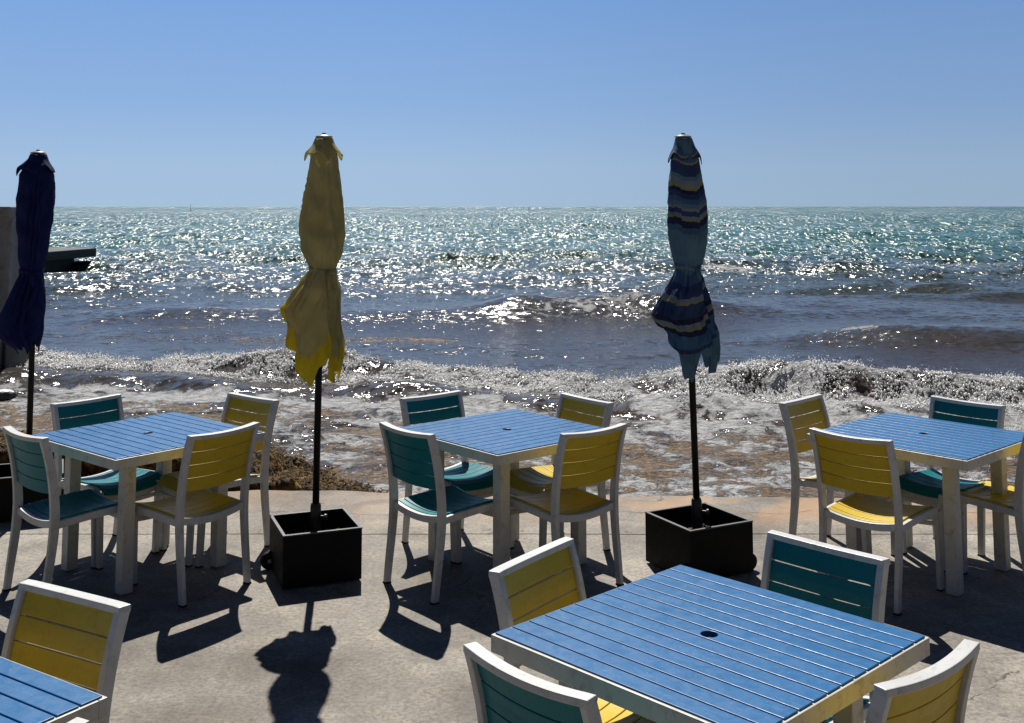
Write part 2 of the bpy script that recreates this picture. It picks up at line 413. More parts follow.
# ------------------------------------------------------------------ table
def make_table(label):
    t = thing('patio_table', label, 'table', group='square blue patio tables')
    hs = .469; n = 13; w = 2*(hs-.008)/n; top = .745
    bm = bmesh.new(); hole = .026
    for i in range(n):
        yc = -hs+.008+w*(i+.5); ww = w-.0055
        L = hs-.009
        if i == n//2:
            # the middle board is cut round the umbrella hole: two halves meeting along its centre line
            for sg in (1, -1):
                arc = [(-hole*math.cos(a), sg*hole*math.sin(a)) for a in np.linspace(0, math.pi, 17)]
                pl = [(-L, 0)]+arc+[(L, 0), (L, sg*ww/2), (-L, sg*ww/2)]
                up = [bm.verts.new((x, yc+y, top)) for x, y in pl]; dn = [bm.verts.new((x, yc+y, top-.02)) for x, y in pl]
                bm.faces.new(up); bm.faces.new(dn)
                for j in range(1, len(pl)-3): bm.faces.new((up[j], up[j+1], dn[j+1], dn[j]))
                for j in (len(pl)-3, len(pl)-2, len(pl)-1):
                    j2 = (j+1) % len(pl); bm.faces.new((up[j], up[j2], dn[j2], dn[j]))
            bmesh.ops.remove_doubles(bm, verts=bm.verts[:], dist=1e-6)
        else: box(bm, (0, yc, top-.01), (2*L, ww, .02))
    obj('tabletop', bm, M['blue'], t, bev=.0022, segs=2)
    bm = bmesh.new()
    for a in range(4):
        m = Matrix.Rotation(a*math.pi/2, 4, 'Z')
        pts = [m @ Vector((-hs, -hs+.013, .7135)), m @ Vector((hs-.026, -hs+.013, .7135))]
        bar(bm, pts, (0, 0, 1), .052, .026)
    obj('apron', bm, M['cream'], t, bev=.003)
    bm = bmesh.new()
    for x in (-.22, .22): box(bm, (x, 0, .712), (.045, 2*hs-.056, .022))
    obj('cross_brace', bm, M['cream'], t, bev=.002)
    for sx in (-1, 1):
        for sy in (-1, 1):
            bm = bmesh.new(); k = hs-.178
            bar(bm, [(sx*k, sy*k, .004), (sx*k, sy*k, .70)], (1, 0, 0), .067, .067)
            obj('leg', bm, M['cream'], t, bev=.004)
    bm = bmesh.new()
    bmesh.ops.create_circle(bm, cap_ends=True, segments=24, radius=hole+.004, matrix=Matrix.Translation((0, 0, .7225)))
    cyl(bm, (0, 0, .66), (0, 0, .722), hole+.006, n=24, caps=False)
    obj('umbrella_hole', bm, M['rubber'], t)
    return t
TB = [
 (.598, 3.466, -.0187-math.pi/4, 'big blue slatted table in the foreground, the nearest whole table'),
 (-2.082, 6.433, .0729-math.pi/4, 'blue slatted table by the sea between the navy umbrella and the yellow umbrella'),
 (-.029, 6.537, -.0696+math.pi/4, 'blue slatted table by the sea between the yellow umbrella and the striped umbrella'),
 (2.350, 6.415, -.0379-math.pi/4, 'glossy blue slatted table by the sea at the right, right of the striped umbrella'),
 (-1.720, 2.912, .21-math.pi/4, 'blue slatted table cut off by the bottom left corner of the picture'),
]
t0 = make_table(TB[0][3]); t0.location = (TB[0][0], TB[0][1], 0); t0.rotation_euler = (0, 0, TB[0][2])
for x, y, rz, lab in TB[1:]: copy_thing(t0, (x, y, 0), rz, lab)

# ------------------------------------------------------------------ planters (umbrella bases)
def make_planter(label):
    t = thing('umbrella_planter', label, 'planter', group='black planter boxes holding the umbrellas')
    h = .28; a = .215; th = .014; z0 = .012
    bm = bmesh.new()
    for s in (-1, 1):
        box(bm, (0, s*(a-th/2), (h+z0)/2), (2*a, th, h-z0)); 
    box(bm, (-(a-th/2), 0, (h+z0)/2), (th, 2*(a-th)-.001, h-z0))
    box(bm, ((a-th/2), 0, (h+z0)/2), (th, 2*(a-th)-.001, h-z0))
    box(bm, (0, 0, .03), (2*(a-th)-.01, 2*(a-th)-.01, .02))
    obj('box', bm, M['black'], t, bev=.002)
    bm = bmesh.new()
    for s in (-1, 1):
        box(bm, (0, s*(a-th/2), h+.002), (2*a+.004, th+.004, .007)); box(bm, (s*(a-th/2), 0, h+.002), (th+.004, 2*(a-th)-.005, .0065))
    obj('rim', bm, M['rim'], t, bev=.0015)
    for s in (-1, 1):
        bm = bmesh.new(); cyl(bm, (s*.222, -.185, .050), (s*.222, -.150, .050), .048, n=28)
        w = obj('wheel', bm, M['rubber'], t, bev=.008, segs=3)
        bm = bmesh.new(); cyl(bm, (s*.222, -.189, .050), (s*.222, -.146, .050), .012, n=14)
        obj('hub', bm, M['hub'], w, bev=.001)
    bm = bmesh.new(); cyl(bm, (-.222, -.165, .050), (.222, -.165, .050), .008, n=10)
    obj('axle', bm, M['black'], t)
    bm = bmesh.new(); rr = random.Random(3)
    for i in range(240):
        x, y = rr.uniform(-.19, .19), rr.uniform(-.19, .19)
        r = rr.uniform(.010, .022)
        m_ = Matrix.Translation((x, y, .165+rr.uniform(0, .02))) @ Matrix.Rotation(rr.uniform(0, 6), 4, (rr.random(), rr.random(), rr.random()+.1)) @ Matrix.Diagonal((1, rr.uniform(.6, 1), rr.uniform(.5, .8), 1))
        bmesh.ops.create_icosphere(bm, subdivisions=1, radius=r, matrix=m_)
    box(bm, (0, 0, .15), (.40, .40, .02))
    tag(obj('gravel', bm, M['gravel'], t), kind='stuff')
    return t
P1 = make_planter('open black planter box at the foot of the yellow umbrella')
P1.location = (-1.10, 6.33, 0); P1.rotation_euler = (0, 0, R(21.7+180))
copy_thing(P1, (1.057, 6.43, 0), R(27.7), 'open black planter box at the foot of the striped umbrella')
copy_thing(P1, (-3.24, 7.56, 0), R(22+180), 'black planter box at the left edge, at the foot of the navy umbrella')

# ------------------------------------------------------------------ noise for the heightfields
_rs = np.random.RandomState(4); _perm = np.tile(_rs.permutation(512), 2)
_gr = _rs.rand(512)*2*np.pi; _gx, _gy = np.cos(_gr), np.sin(_gr)
def perlin(x, y, seed=0):
    x = x+seed*17.37; y = y+seed*9.13
    xi = np.floor(x).astype(np.int64); yi = np.floor(y).astype(np.int64); xf = x-xi; yf = y-yi
    u = xf*xf*xf*(xf*(xf*6-15)+10); v = yf*yf*yf*(yf*(yf*6-15)+10)
    def g(ix, iy, dx, dy):
        h = _perm[(_perm[ix & 511]+iy) & 511]; return _gx[h]*dx+_gy[h]*dy
    a = g(xi, yi, xf, yf); b_ = g(xi+1, yi, xf-1, yf); c = g(xi, yi+1, xf, yf-1); d = g(xi+1, yi+1, xf-1, yf-1)
    return ((a+(b_-a)*u)+((c+(d-c)*u)-(a+(b_-a)*u))*v)*1.5
def fbm(x, y, seed=0, o=4, g=.5):
    s = 0; a = 1; t = 0
    for i in range(o): s = s+a*perlin(x*2**i, y*2**i, seed+i); t += a; a *= g
    return s/t
# ------------------------------------------------------------------ umbrellas
def umbrella(base, Y, pxm, prof, cx, hemtab, mat, label, seed, capy, flaps, tiecol, waist_y):
    """prof: (py, pxL, pxR) silhouette rows read as metres; the cloth is a pleated sleeve with a ragged hem"""
    f, H, HZ = 1097., 2.034, 206.5
    z_ = lambda py: H-(py-HZ)*pxm
    rows = [(z_(py), (a-cx)*pxm, (b-cx)*pxm) for py, a, b in prof]
    rows.sort()
    zs = [r[0] for r in rows]; Ls = [r[1] for r in rows]; Rs = [r[2] for r in rows]
    rng = np.random.RandomState(seed)
    t = thing('parasol', label, 'umbrella', (base[0], base[1], 0), 0, 'closed umbrellas along the sea edge')
    ztop = z_(capy)
    xoff = lambda z: 0.
    def pl(z): return np.interp(z, zs, Ls), np.interp(z, zs, Rs)
    nT, nS = 192, 110
    npl = 8
    ph = rng.rand(6)*6.28
    V = []; along = []; down = []
    zt = ztop-.012
    tj, ti = np.meshgrid(np.arange(nS+1)/nS, 2*math.pi*np.arange(nT)/nT, indexing='ij')
    cs, sn = np.cos(ti), np.sin(ti)
    crump = perlin(cs*1.6+tj*3+seed, sn*1.6+tj*5, seed)+.6*perlin(cs*3.5+tj*9+seed, sn*3.5-tj*11, seed+1)+.35*perlin(cs*8+tj*20, sn*8+tj*26+seed, seed+2)
    poff = rng.uniform(-1.8, 1.8, 16)
    zw = z_(waist_y)
    for j in range(nS+1):
        s = j/nS
        for i in range(nT):
            th = 2*math.pi*i/nT
            d = math.degrees(th)
            he = np.interp(d, [q[0] for q in hemtab], [z_(q[1]) for q in hemtab])
            he += .030*math.sin(5*th+ph[0])*1 + .018*math.sin(13*th+ph[1])
            z = zt+(he-zt)*s
            a, b = pl(z)
            wgt = .5*(1+math.cos(th)); 
            rx = (b-a)/2; cxx = (a+b)/2
            dpt = min(rx, .12)*.85+.02
            x = cxx+rx*math.cos(th); y = dpt*math.sin(th)
            # pleats: deep above and below the tie, tight at it
            tw = .9*math.sin(z*2.2+ph[2])*.5
            amp = (.17 if z > zw else .25)*min(1, (zt-z)/.25)
            near = math.exp(-((z-zw)/.07)**2)
            wob = .5*math.sin(2*th+ph[1]+z*1.3)+.35*math.sin(3*th+ph[4]-z*2.1)
            pl1 = math.cos(npl*.5*(th+wob)+ph[3]+tw*3); pl1 = -abs(pl1)**.5*(.7+.6*math.sin(th*3+ph[0]+z))
            pl2 = math.cos(19*th+ph[4]+2*math.sin(z*5))*.3*(.06+near*.9+(z < zw)*.25)
            below = 1.15 if z < zw-.05 else 1.
            k = 1+amp*below*(pl1+.45+pl2)*(1-.35*near)
            k += (.10 if z > zw else .16)*min(1, (zt-z)/.2)*crump[j, i]*(1-.6*near)
            k = min(k, 1.08)
            x = cxx+(x-cxx)*k; y *= k
            # sag folds
            y += .006*math.sin(z*34+th*3+ph[5])*(1 if z > zw else .6)
            V.append((x, y, z)); along.append(s); down.append(((zt-z)/pxm+poff[int((th+wob*.4)/(2*math.pi)*16) % 16]*min(1, s*3)+.16*(pl1+.5)*18*s+3*math.sin(2*th+ph[0])+2*crump[j, i]*s+(12*s*math.sin(th*1.0+.6) if z < zw else 0))/250.)
    F = []
    for j in range(nS):
        for i in range(nT):
            i2 = (i+1) % nT
            F.append((j*nT+i, j*nT+i2, (j+1)*nT+i2, (j+1)*nT+i))
    me = bpy.data.meshes.new('canopy'); me.from_pydata(V, [], F)
    at = me.attributes.new('along', 'FLOAT', 'POINT'); at.data.foreach_set('value', along)
    at = me.attributes.new('down', 'FLOAT', 'POINT'); at.data.foreach_set('value', down)
    can = obj('canopy', me, mat, t, smooth=True)
    so = can.modifiers.new('cloth', 'SOLIDIFY'); so.thickness = .004; so.offset = -1
    # vent collar just under the cap, with ruffled corners
    V = []; al = []; nv = 14; nT2 = 96
    zv = z_(flaps[0]); 
    for j in range(nv+1):
        s = j/nv
        for i in range(nT2):
            th = 2*math.pi*i/nT2
            he = zv+.035*abs(math.sin(2*th+ph[1]))*1.2+.012*math.sin(7*th)
            z = ztop-.004+(he-ztop)*s
            a0, b0 = pl(z)
            fa, fb = (flaps[1]-cx)*pxm, (flaps[2]-cx)*pxm
            a = min(a0-.006, a0+(fa-a0)*s**2.2); b = max(b0+.006, b0+(fb-b0)*s**2.2)
            rx = (b-a)/2; cxx = (a+b)/2
            k = 1+.16*s*math.cos(4*th+ph[2])*abs(math.sin(th))+.05*s*math.sin(11*th)
            V.append((cxx+rx*math.cos(th), (min(rx, .11)*.9+.008)*k*math.sin(th), z)); al.append(.28+.1*s)
    F = [(j*nT2+i, j*nT2+(i+1) % nT2, (j+1)*nT2+(i+1) % nT2, (j+1)*nT2+i) for j in range(nv) for i in range(nT2)]
    me = bpy.data.meshes.new('vent'); me.from_pydata(V, [], F)
    at = me.attributes.new('along', 'FLOAT', 'POINT'); at.data.foreach_set('value', al)
    at = me.attributes.new('down', 'FLOAT', 'POINT'); at.data.foreach_set('value', [(q-.28)*1.05 for q in al])
    ve = obj('vent', me, mat, t, smooth=True)
    so = ve.modifiers.new('cloth', 'SOLIDIFY'); so.thickness = .003
    # tie strap
    bm = bmesh.new(); a, b = pl(zw); n = 40; ring = []
    for i in range(n):
        th = 2*math.pi*i/n; rx = (b-a)/2*1.02+.003
        p = Vector(((a+b)/2+rx*math.cos(th), (min(rx, .12)*.85+.026)*math.sin(th), zw+.008*math.sin(2*th)))
        ring.append([bm.verts.new(p+Vector((0, 0, dz))) for dz in (-.013, .013)])
    for i in range(n):
        q, r = ring[i], ring[(i+1) % n]; bm.faces.new((q[0], r[0], r[1], q[1]))
    bar(bm, [((b+a)/2+.3*(b-a), -.085, zw), ((b+a)/2+.36*(b-a), -.09, zw-.05), ((b+a)/2+.33*(b-a), -.083, zw-.10)], (1, 0, 0), .022, .003)
    st = obj('strap', bm, tiecol, t, smooth=True)
    so = st.modifiers.new('cloth', 'SOLIDIFY'); so.thickness = .003; so.offset = 1
    # pole leans a touch: from the planter centre to the cap
    bx = base[2]
    bm = bmesh.new(); cyl(bm, (bx, 0, .03), (0, 0, ztop-.01), .0195, n=20); obj('pole', bm, M['pole'], t, smooth=True)
    bm = bmesh.new(); g = lambda z: bx*(1-z/ztop)
    cyl(bm, (g(.02), 0, .025), (g(.37), 0, .37), .030, n=22); cyl(bm, (g(.37), 0, .37), (g(.385), 0, .385), .030, .024, n=22)
    cyl(bm, (g(.3)+.02, 0, .31), (g(.3)+.055, -.012, .31), .008, n=12); cyl(bm, (g(.3)+.052, -.012, .31), (g(.3)+.066, -.016, .31), .017, n=12)
    obj('sleeve', bm, M['bronze'], t, bev=.002)
    bm = bmesh.new()
    for r1, r2, h0, h1 in ((.047, .050, 0, .006), (.050, .030, .006, .014), (.016, .010, .014, .026)):
        cyl(bm, (0, 0, ztop+h0), (0, 0, ztop+h1), r1, r2, n=28)
    obj('cap', bm, M['cap'], t, bev=.001)
    # folded ribs seen at the hem
    for q in range(4):
        th = q*math.pi/2+.4
        bm = bmesh.new(); cyl(bm, (.022*math.cos(th), .022*math.sin(th), ztop-.1), (.034*math.cos(th)+bx*.4, .034*math.sin(th), z_(waist_y)-.45), .006, n=6)
        obj('rib', bm, M['pole'], t)
    return t
def topx(px, Y, zt):   # world x of the cap for a picture column, at the pole's depth
    p = math.atan((99.3-206.5)/1097); D = Y*math.cos(p)+(2.034-zt)*math.sin(p)
    return (px-512)/1097*D
# yellow
bY = (topx(324, 6.33, 2.43), 6.33)
prof = [(137, 317, 331), (145, 314, 334), (152, 312, 336), (160, 311, 337), (168, 310, 338), (180, 308, 340), (200, 305, 342), (220, 303, 344), (235, 303, 345), (250, 305, 343), (262, 310, 339), (269, 313, 337), (278, 305, 338), (290, 296, 341), (300, 289, 341), (308, 284, 342), (316, 287, 342), (326, 290, 343), (340, 289, 345), (355, 289, 345), (365, 292, 343), (385, 300, 340)]
pY = topx(324, 6.33, 2.43)
umbrella((pY, 6.33, -1.10-pY), 6.33, 6.33/1097*.992, [(a, b+0*a, c) for a, b, c in prof], 324,
         [(0, 368), (30, 373), (90, 350), (150, 330), (170, 312), (195, 312), (215, 345), (235, 360), (265, 378), (285, 374), (310, 352), (335, 374), (360, 368)],
         M['cloth_y'], 'closed yellow umbrella tied at the waist, standing between the left and middle tables', 5, 137, (160, 305, 343), M['cloth_y'], 270)
prof = [(137, 677, 690), (145, 675, 693), (152, 673, 696), (160, 671, 698), (168, 670, 699), (180, 669, 701), (200, 668, 704), (220, 668, 705), (240, 669, 704), (255, 672, 701), (262, 674, 699), (269, 675, 697), (280, 670, 701), (295, 661, 705), (305, 655, 707), (314, 650, 709), (322, 656, 710), (331, 661, 713), (345, 660, 714), (356, 661, 713), (366, 664, 711), (380, 668, 708)]
pS = topx(683, 6.43, 2.43)
umbrella((pS, 6.43, 1.057-pS), 6.43, 6.43/1097*.992, prof, 683,
         [(0, 355), (20, 366), (90, 350), (150, 330), (172, 318), (190, 318), (215, 345), (235, 366), (262, 372), (285, 355), (310, 352), (335, 366), (360, 355)],
         M['cloth_s'], 'closed blue umbrella with grey and yellow stripes, standing between the middle and right tables', 11, 137, (163, 668, 701), M['cloth_s'], 267)
prof = [(153, 32, 44), (158, 30, 46), (165, 28, 48), (175, 22, 53), (200, 21, 54), (220, 21, 53), (240, 23, 51), (255, 24, 49), (268, 26, 46), (276, 25, 46), (290, 18, 48), (300, 13, 48), (310, 9, 48), (320, 5, 47), (328, 3, 47), (336, 10, 46), (345, 22, 45), (352, 27, 44)]
pN = topx(37.5, 7.55, 2.41)
umbrella((pN, 7.56, -3.24-pN), 7.55, 7.55/1097*.99, prof, 37.5,
         [(0, 343), (30, 345), (90, 340), (150, 335), (180, 326), (205, 338), (240, 345), (265, 350), (300, 345), (330, 348), (360, 343)],
         M['cloth_n'], 'closed dark navy umbrella at the left, in front of the concrete wall', 23, 153, (174, 18, 54), M['cloth_n'], 271)

def sst(x, a, b):
    t = np.clip((x-a)/(b-a), 0, 1); return t*t*(3-2*t)
def grid_object(name, X, Y, Z, mat, attrs={}):
    ny, nx = X.shape
    me = bpy.data.meshes.new(name)
    me.vertices.add(nx*ny); me.vertices.foreach_set('co', np.stack([X, Y, Z], -1).astype(np.float32).ravel())
    i = np.arange((ny-1)*(nx-1)); r, c = i//(nx-1), i % (nx-1); a = r*nx+c
    q = np.stack([a, a+1, a+nx+1, a+nx], -1).astype(np.int32).ravel()
    me.loops.add(len(q)); me.loops.foreach_set('vertex_index', q)
    me.polygons.add(len(i)); me.polygons.foreach_set('loop_start', np.arange(0, len(q), 4, dtype=np.int32))
    me.polygons.foreach_set('loop_total', np.full(len(i), 4, dtype=np.int32))
    me.polygons.foreach_set('use_smooth', np.ones(len(i), dtype=bool))
    for k, v in attrs.items():
        at = me.attributes.new(k, 'FLOAT', 'POINT'); at.data.foreach_set('value', v.astype(np.float32).ravel())
    me.update(); me.validate()
    me.materials.append(mat)
    o = bpy.data.objects.new(name, me); col.objects.link(o); return o

# ------------------------------------------------------------------ sea
SEA = -.6
def mat_sea():
    m, nt, b = newmat('sea_water')
    v = objvec(nt, world=True)
    s = N(nt, 'ShaderNodeSeparateXYZ'); nt.links.new(v, s.inputs[0]); Y = s.outputs['Y']; Xc = s.outputs['X']
    A = lambda n: N(nt, 'ShaderNodeAttribute', attribute_name=n).outputs['Fac']
    big = noise(nt, objvec(nt, (.02, .05, 1), True), 1., 4, .5)
    yy = math_(nt, 'ADD', Y, math_(nt, 'MULTIPLY', math_(nt, 'SUBTRACT', big, .5), 30.))
    near = maprange(nt, yy, 22., 34., 1., 0.)
    far = maprange(nt, yy, 34., 75., 0., 1.)
    deep = mixc(nt, far, (.040, .048, .038), (.028, .100, .076))
    c = mixc(nt, near, deep, (.044, .043, .039))
    c = mixc(nt, maprange(nt, Y, 13., 18., 1., 0.), c, (.085, .068, .050))
    # brown weed clouds in the shallows
    cl = maprange(nt, noise(nt, objvec(nt, (.35, .8, 1), True), 1., 5, .6, .4), .46, .62)
    clm = math_(nt, 'MULTIPLY', cl, maprange(nt, Y, 24., 40., 1., 0.))
    c = mixc(nt, math_(nt, 'MULTIPLY', clm, .38), c, (.042, .026, .019))
    nt.links.new(c, b.inputs['Base Color'])
    b.inputs['IOR'].default_value = 1.33
    # ripples
    v1 = objvec(nt, (1, 1.5, 1), True)
    n2 = noise(nt, v1, 2.4, 4, .6, .4); n3 = noise(nt, v1, 11., 4, .6, .3)
    h = math_(nt, 'ADD', math_(nt, 'MULTIPLY', n2, .035), math_(nt, 'MULTIPLY', n3, .006))
    # facets of the chop, too small for the mesh: slopes straight from noise
    def slopes(scale, sc1, det, k):
        n = N(nt, 'ShaderNodeTexNoise'); n.inputs['Scale'].default_value = sc1; n.inputs['Detail'].default_value = det; n.inputs['Roughness'].default_value = .62
        nt.links.new(objvec(nt, scale, True), n.inputs['Vector'])
        q = N(nt, 'ShaderNodeVectorMath', operation='SUBTRACT'); nt.links.new(n.outputs['Color'], q.inputs[0]); q.inputs[1].default_value = (.5, .5, .5)
        w = N(nt, 'ShaderNodeVectorMath', operation='MULTIPLY'); nt.links.new(q.outputs[0], w.inputs[0]); w.inputs[1].default_value = (1, 1, 0)
        e = N(nt, 'ShaderNodeVectorMath', operation='SCALE'); nt.links.new(w.outputs[0], e.inputs[0])
        if isinstance(k, float): e.inputs['Scale'].default_value = k
        else: nt.links.new(k, e.inputs['Scale'])
        return e.outputs[0]
    def add(a_, b_):
        q = N(nt, 'ShaderNodeVectorMath', operation='ADD'); nt.links.new(a_, q.inputs[0]); nt.links.new(b_, q.inputs[1]); return q.outputs[0]
    gust = maprange(nt, noise(nt, objvec(nt, (.05, .12, 1), True), 1., 3, .5), .35, .65, .85, 1.15)
    def k(*pts):
        o_ = None
        for a0, a1, v0, v1 in pts:
            q = maprange(nt, Y, a0, a1, v0, v1); o_ = q if o_ is None else math_(nt, 'MULTIPLY', o_, q)
        return math_(nt, 'MULTIPLY', o_, gust)
    S = slopes((1, 1.3, 1), 5.0, 4., k((27., 44., 1.15, 3.4), (60., 110., 1., .3), (13.5, 17.5, 3.6, 1.)))
    S = add(S, slopes((1, .35, 1), 3.2, 3., k((32., 52., 0., 3.6), (110., 200., 1., .0))))
    S = add(S, slopes((1, .10, 1), 2.3, 3., k((80., 140., 0., 4.6), (300., 500., 1., .0))))
    S = add(S, slopes((1, .03, 1), 1.1, 3., k((200., 320., 0., 4.8), (900., 1500., 1., .0))))
    S = add(S, slopes((1, .012, 1), .16, 2., k((500., 900., 0., 4.2),)))
    # foam
    fo = A('foam'); 
    w1 = noise(nt, v, 1.7, 7, .66, 1.0); w2 = noise(nt, v, 6.5, 6, .7, .6)
    rid = math_(nt, 'SUBTRACT', 1., math_(nt, 'MULTIPLY', math_(nt, 'ABSOLUTE', math_(nt, 'SUBTRACT', w1, .5)), 5.5))
    rid2 = math_(nt, 'SUBTRACT', 1., math_(nt, 'MULTIPLY', math_(nt, 'ABSOLUTE', math_(nt, 'SUBTRACT', w2, .5)), 5.))
    wq = N(nt, 'ShaderNodeTexNoise'); wq.inputs['Scale'].default_value = 1.3; wq.inputs['Detail'].default_value = 5; nt.links.new(v, wq.inputs['Vector'])
    ws = N(nt, 'ShaderNodeVectorMath', operation='SCALE'); ws.inputs['Scale'].default_value = 1.3; nt.links.new(wq.outputs['Color'], ws.inputs[0])
    wv_ = N(nt, 'ShaderNodeVectorMath', operation='ADD'); nt.links.new(v, wv_.inputs[0]); nt.links.new(ws.outputs[0], wv_.inputs[1])
    wf = N(nt, 'ShaderNodeVectorMath', operation='MULTIPLY'); nt.links.new(wv_.outputs[0], wf.inputs[0]); wf.inputs[1].default_value = (1, .7, 0)
    vo = N(nt, 'ShaderNodeTexVoronoi', feature='DISTANCE_TO_EDGE'); vo.inputs['Scale'].default_value = 2.3; nt.links.new(wf.outputs[0], vo.inputs['Vector'])
    lace = maprange(nt, vo.outputs['Distance'], .0, .30, 1., 0., False)
    pat = math_(nt, 'ADD', math_(nt, 'MULTIPLY', rid, .28), math_(nt, 'MULTIPLY', rid2, .27))
    pat = math_(nt, 'ADD', pat, math_(nt, 'MULTIPLY', lace, .45))
    th = math_(nt, 'SUBTRACT', 1.02, math_(nt, 'MULTIPLY', fo, 1.0))
    fm = maprange(nt, pat, math_(nt, 'ADD', th, .0), math_(nt, 'ADD', th, .12))
    fm = math_(nt, 'MULTIPLY', fm, maprange(nt, fo, .02, .12), clamp=True)
    thick = maprange(nt, pat, th, math_(nt, 'ADD', th, .42))
    # floating weed
    we = A('weed')
    wn = noise(nt, v, 3.8, 7, .72, .8); wn2 = noise(nt, v, 16, 5, .7)
    wv = math_(nt, 'ADD', math_(nt, 'MULTIPLY', wn, .75), math_(nt, 'MULTIPLY', wn2, .25))
    tw = math_(nt, 'SUBTRACT', .72, math_(nt, 'MULTIPLY', we, .30))
    wm = math_(nt, 'MULTIPLY', maprange(nt, wv, tw, math_(nt, 'ADD', tw, .07)), maprange(nt, we, .02, .1), clamp=True)
    h = math_(nt, 'ADD', h, math_(nt, 'MULTIPLY', fm, math_(nt, 'ADD', math_(nt, 'MULTIPLY', w2, .13), math_(nt, 'MULTIPLY', noise(nt, v, 28, 4, .65), .035))))
    h = math_(nt, 'ADD', h, math_(nt, 'MULTIPLY', wm, math_(nt, 'MULTIPLY', wn2, .12)))
    bm_ = bump(nt, b, h, 1., 1.)
    nrm = N(nt, 'ShaderNodeVectorMath', operation='NORMALIZE'); nt.links.new(add(bm_.outputs[0], S), nrm.inputs[0])
    nt.links.new(nrm.outputs[0], b.inputs['Normal'])
    nt.links.new(maprange(nt, Y, 18., 140., .15, .26, False), b.inputs['Roughness'])
    foam = N(nt, 'ShaderNodeBsdfPrincipled'); foam.inputs['Roughness'].default_value = .38
    fc = mixc(nt, math_(nt, 'MULTIPLY', thick, maprange(nt, w2, .36, .54, .35, 1.)), (.28, .275, .265), (.85, .85, .84)); nt.links.new(fc, foam.inputs['Base Color'])
    nt.links.new(bm_.outputs[0], foam.inputs['Normal'])
    ftr = N(nt, 'ShaderNodeBsdfTranslucent'); nt.links.new(fc, ftr.inputs['Color']); nt.links.new(bm_.outputs[0], ftr.inputs['Normal'])
    fmx = N(nt, 'ShaderNodeMixShader'); fmx.inputs[0].default_value = .36; nt.links.new(foam.outputs[0], fmx.inputs[1]); nt.links.new(ftr.outputs[0], fmx.inputs[2])
    weed = N(nt, 'ShaderNodeBsdfPrincipled'); weed.inputs['Roughness'].default_value = .5
    wc = ramp(nt, wn2, [(.36, (.03, .015, .007)), (.5, (.15, .074, .015)), (.60, (.36, .205, .05))]); nt.links.new(wc, weed.inputs['Base Color'])
    nt.links.new(bm_.outputs[0], weed.inputs['Normal'])
    m1 = N(nt, 'ShaderNodeMixShader'); nt.links.new(fm, m1.inputs[0]); nt.links.new(b.outputs[0], m1.inputs[1]); nt.links.new(fmx.outputs[0], m1.inputs[2])
    m2 = N(nt, 'ShaderNodeMixShader'); nt.links.new(wm, m2.inputs[0]); nt.links.new(m1.outputs[0], m2.inputs[1]); nt.links.new(weed.outputs[0], m2.inputs[2])
    nt.links.new(m2.outputs[0], nt.nodes['Material Output'].inputs['Surface'])
    return m
M['sea'] = mat_sea()
m, nt, b = newmat('foam_clots'); b.inputs['Base Color'].default_value = (.85, .85, .84, 1); b.inputs['Roughness'].default_value = .4
t_ = N(nt, 'ShaderNodeBsdfTranslucent'); t_.inputs['Color'].default_value = (.85, .85, .84, 1)
x_ = N(nt, 'ShaderNodeMixShader'); x_.inputs[0].default_value = .4
nt.links.new(b.outputs[0], x_.inputs[1]); nt.links.new(t_.outputs[0], x_.inputs[2]); nt.links.new(x_.outputs[0], nt.nodes['Material Output'].inputs['Surface'])
M['foam'] = m
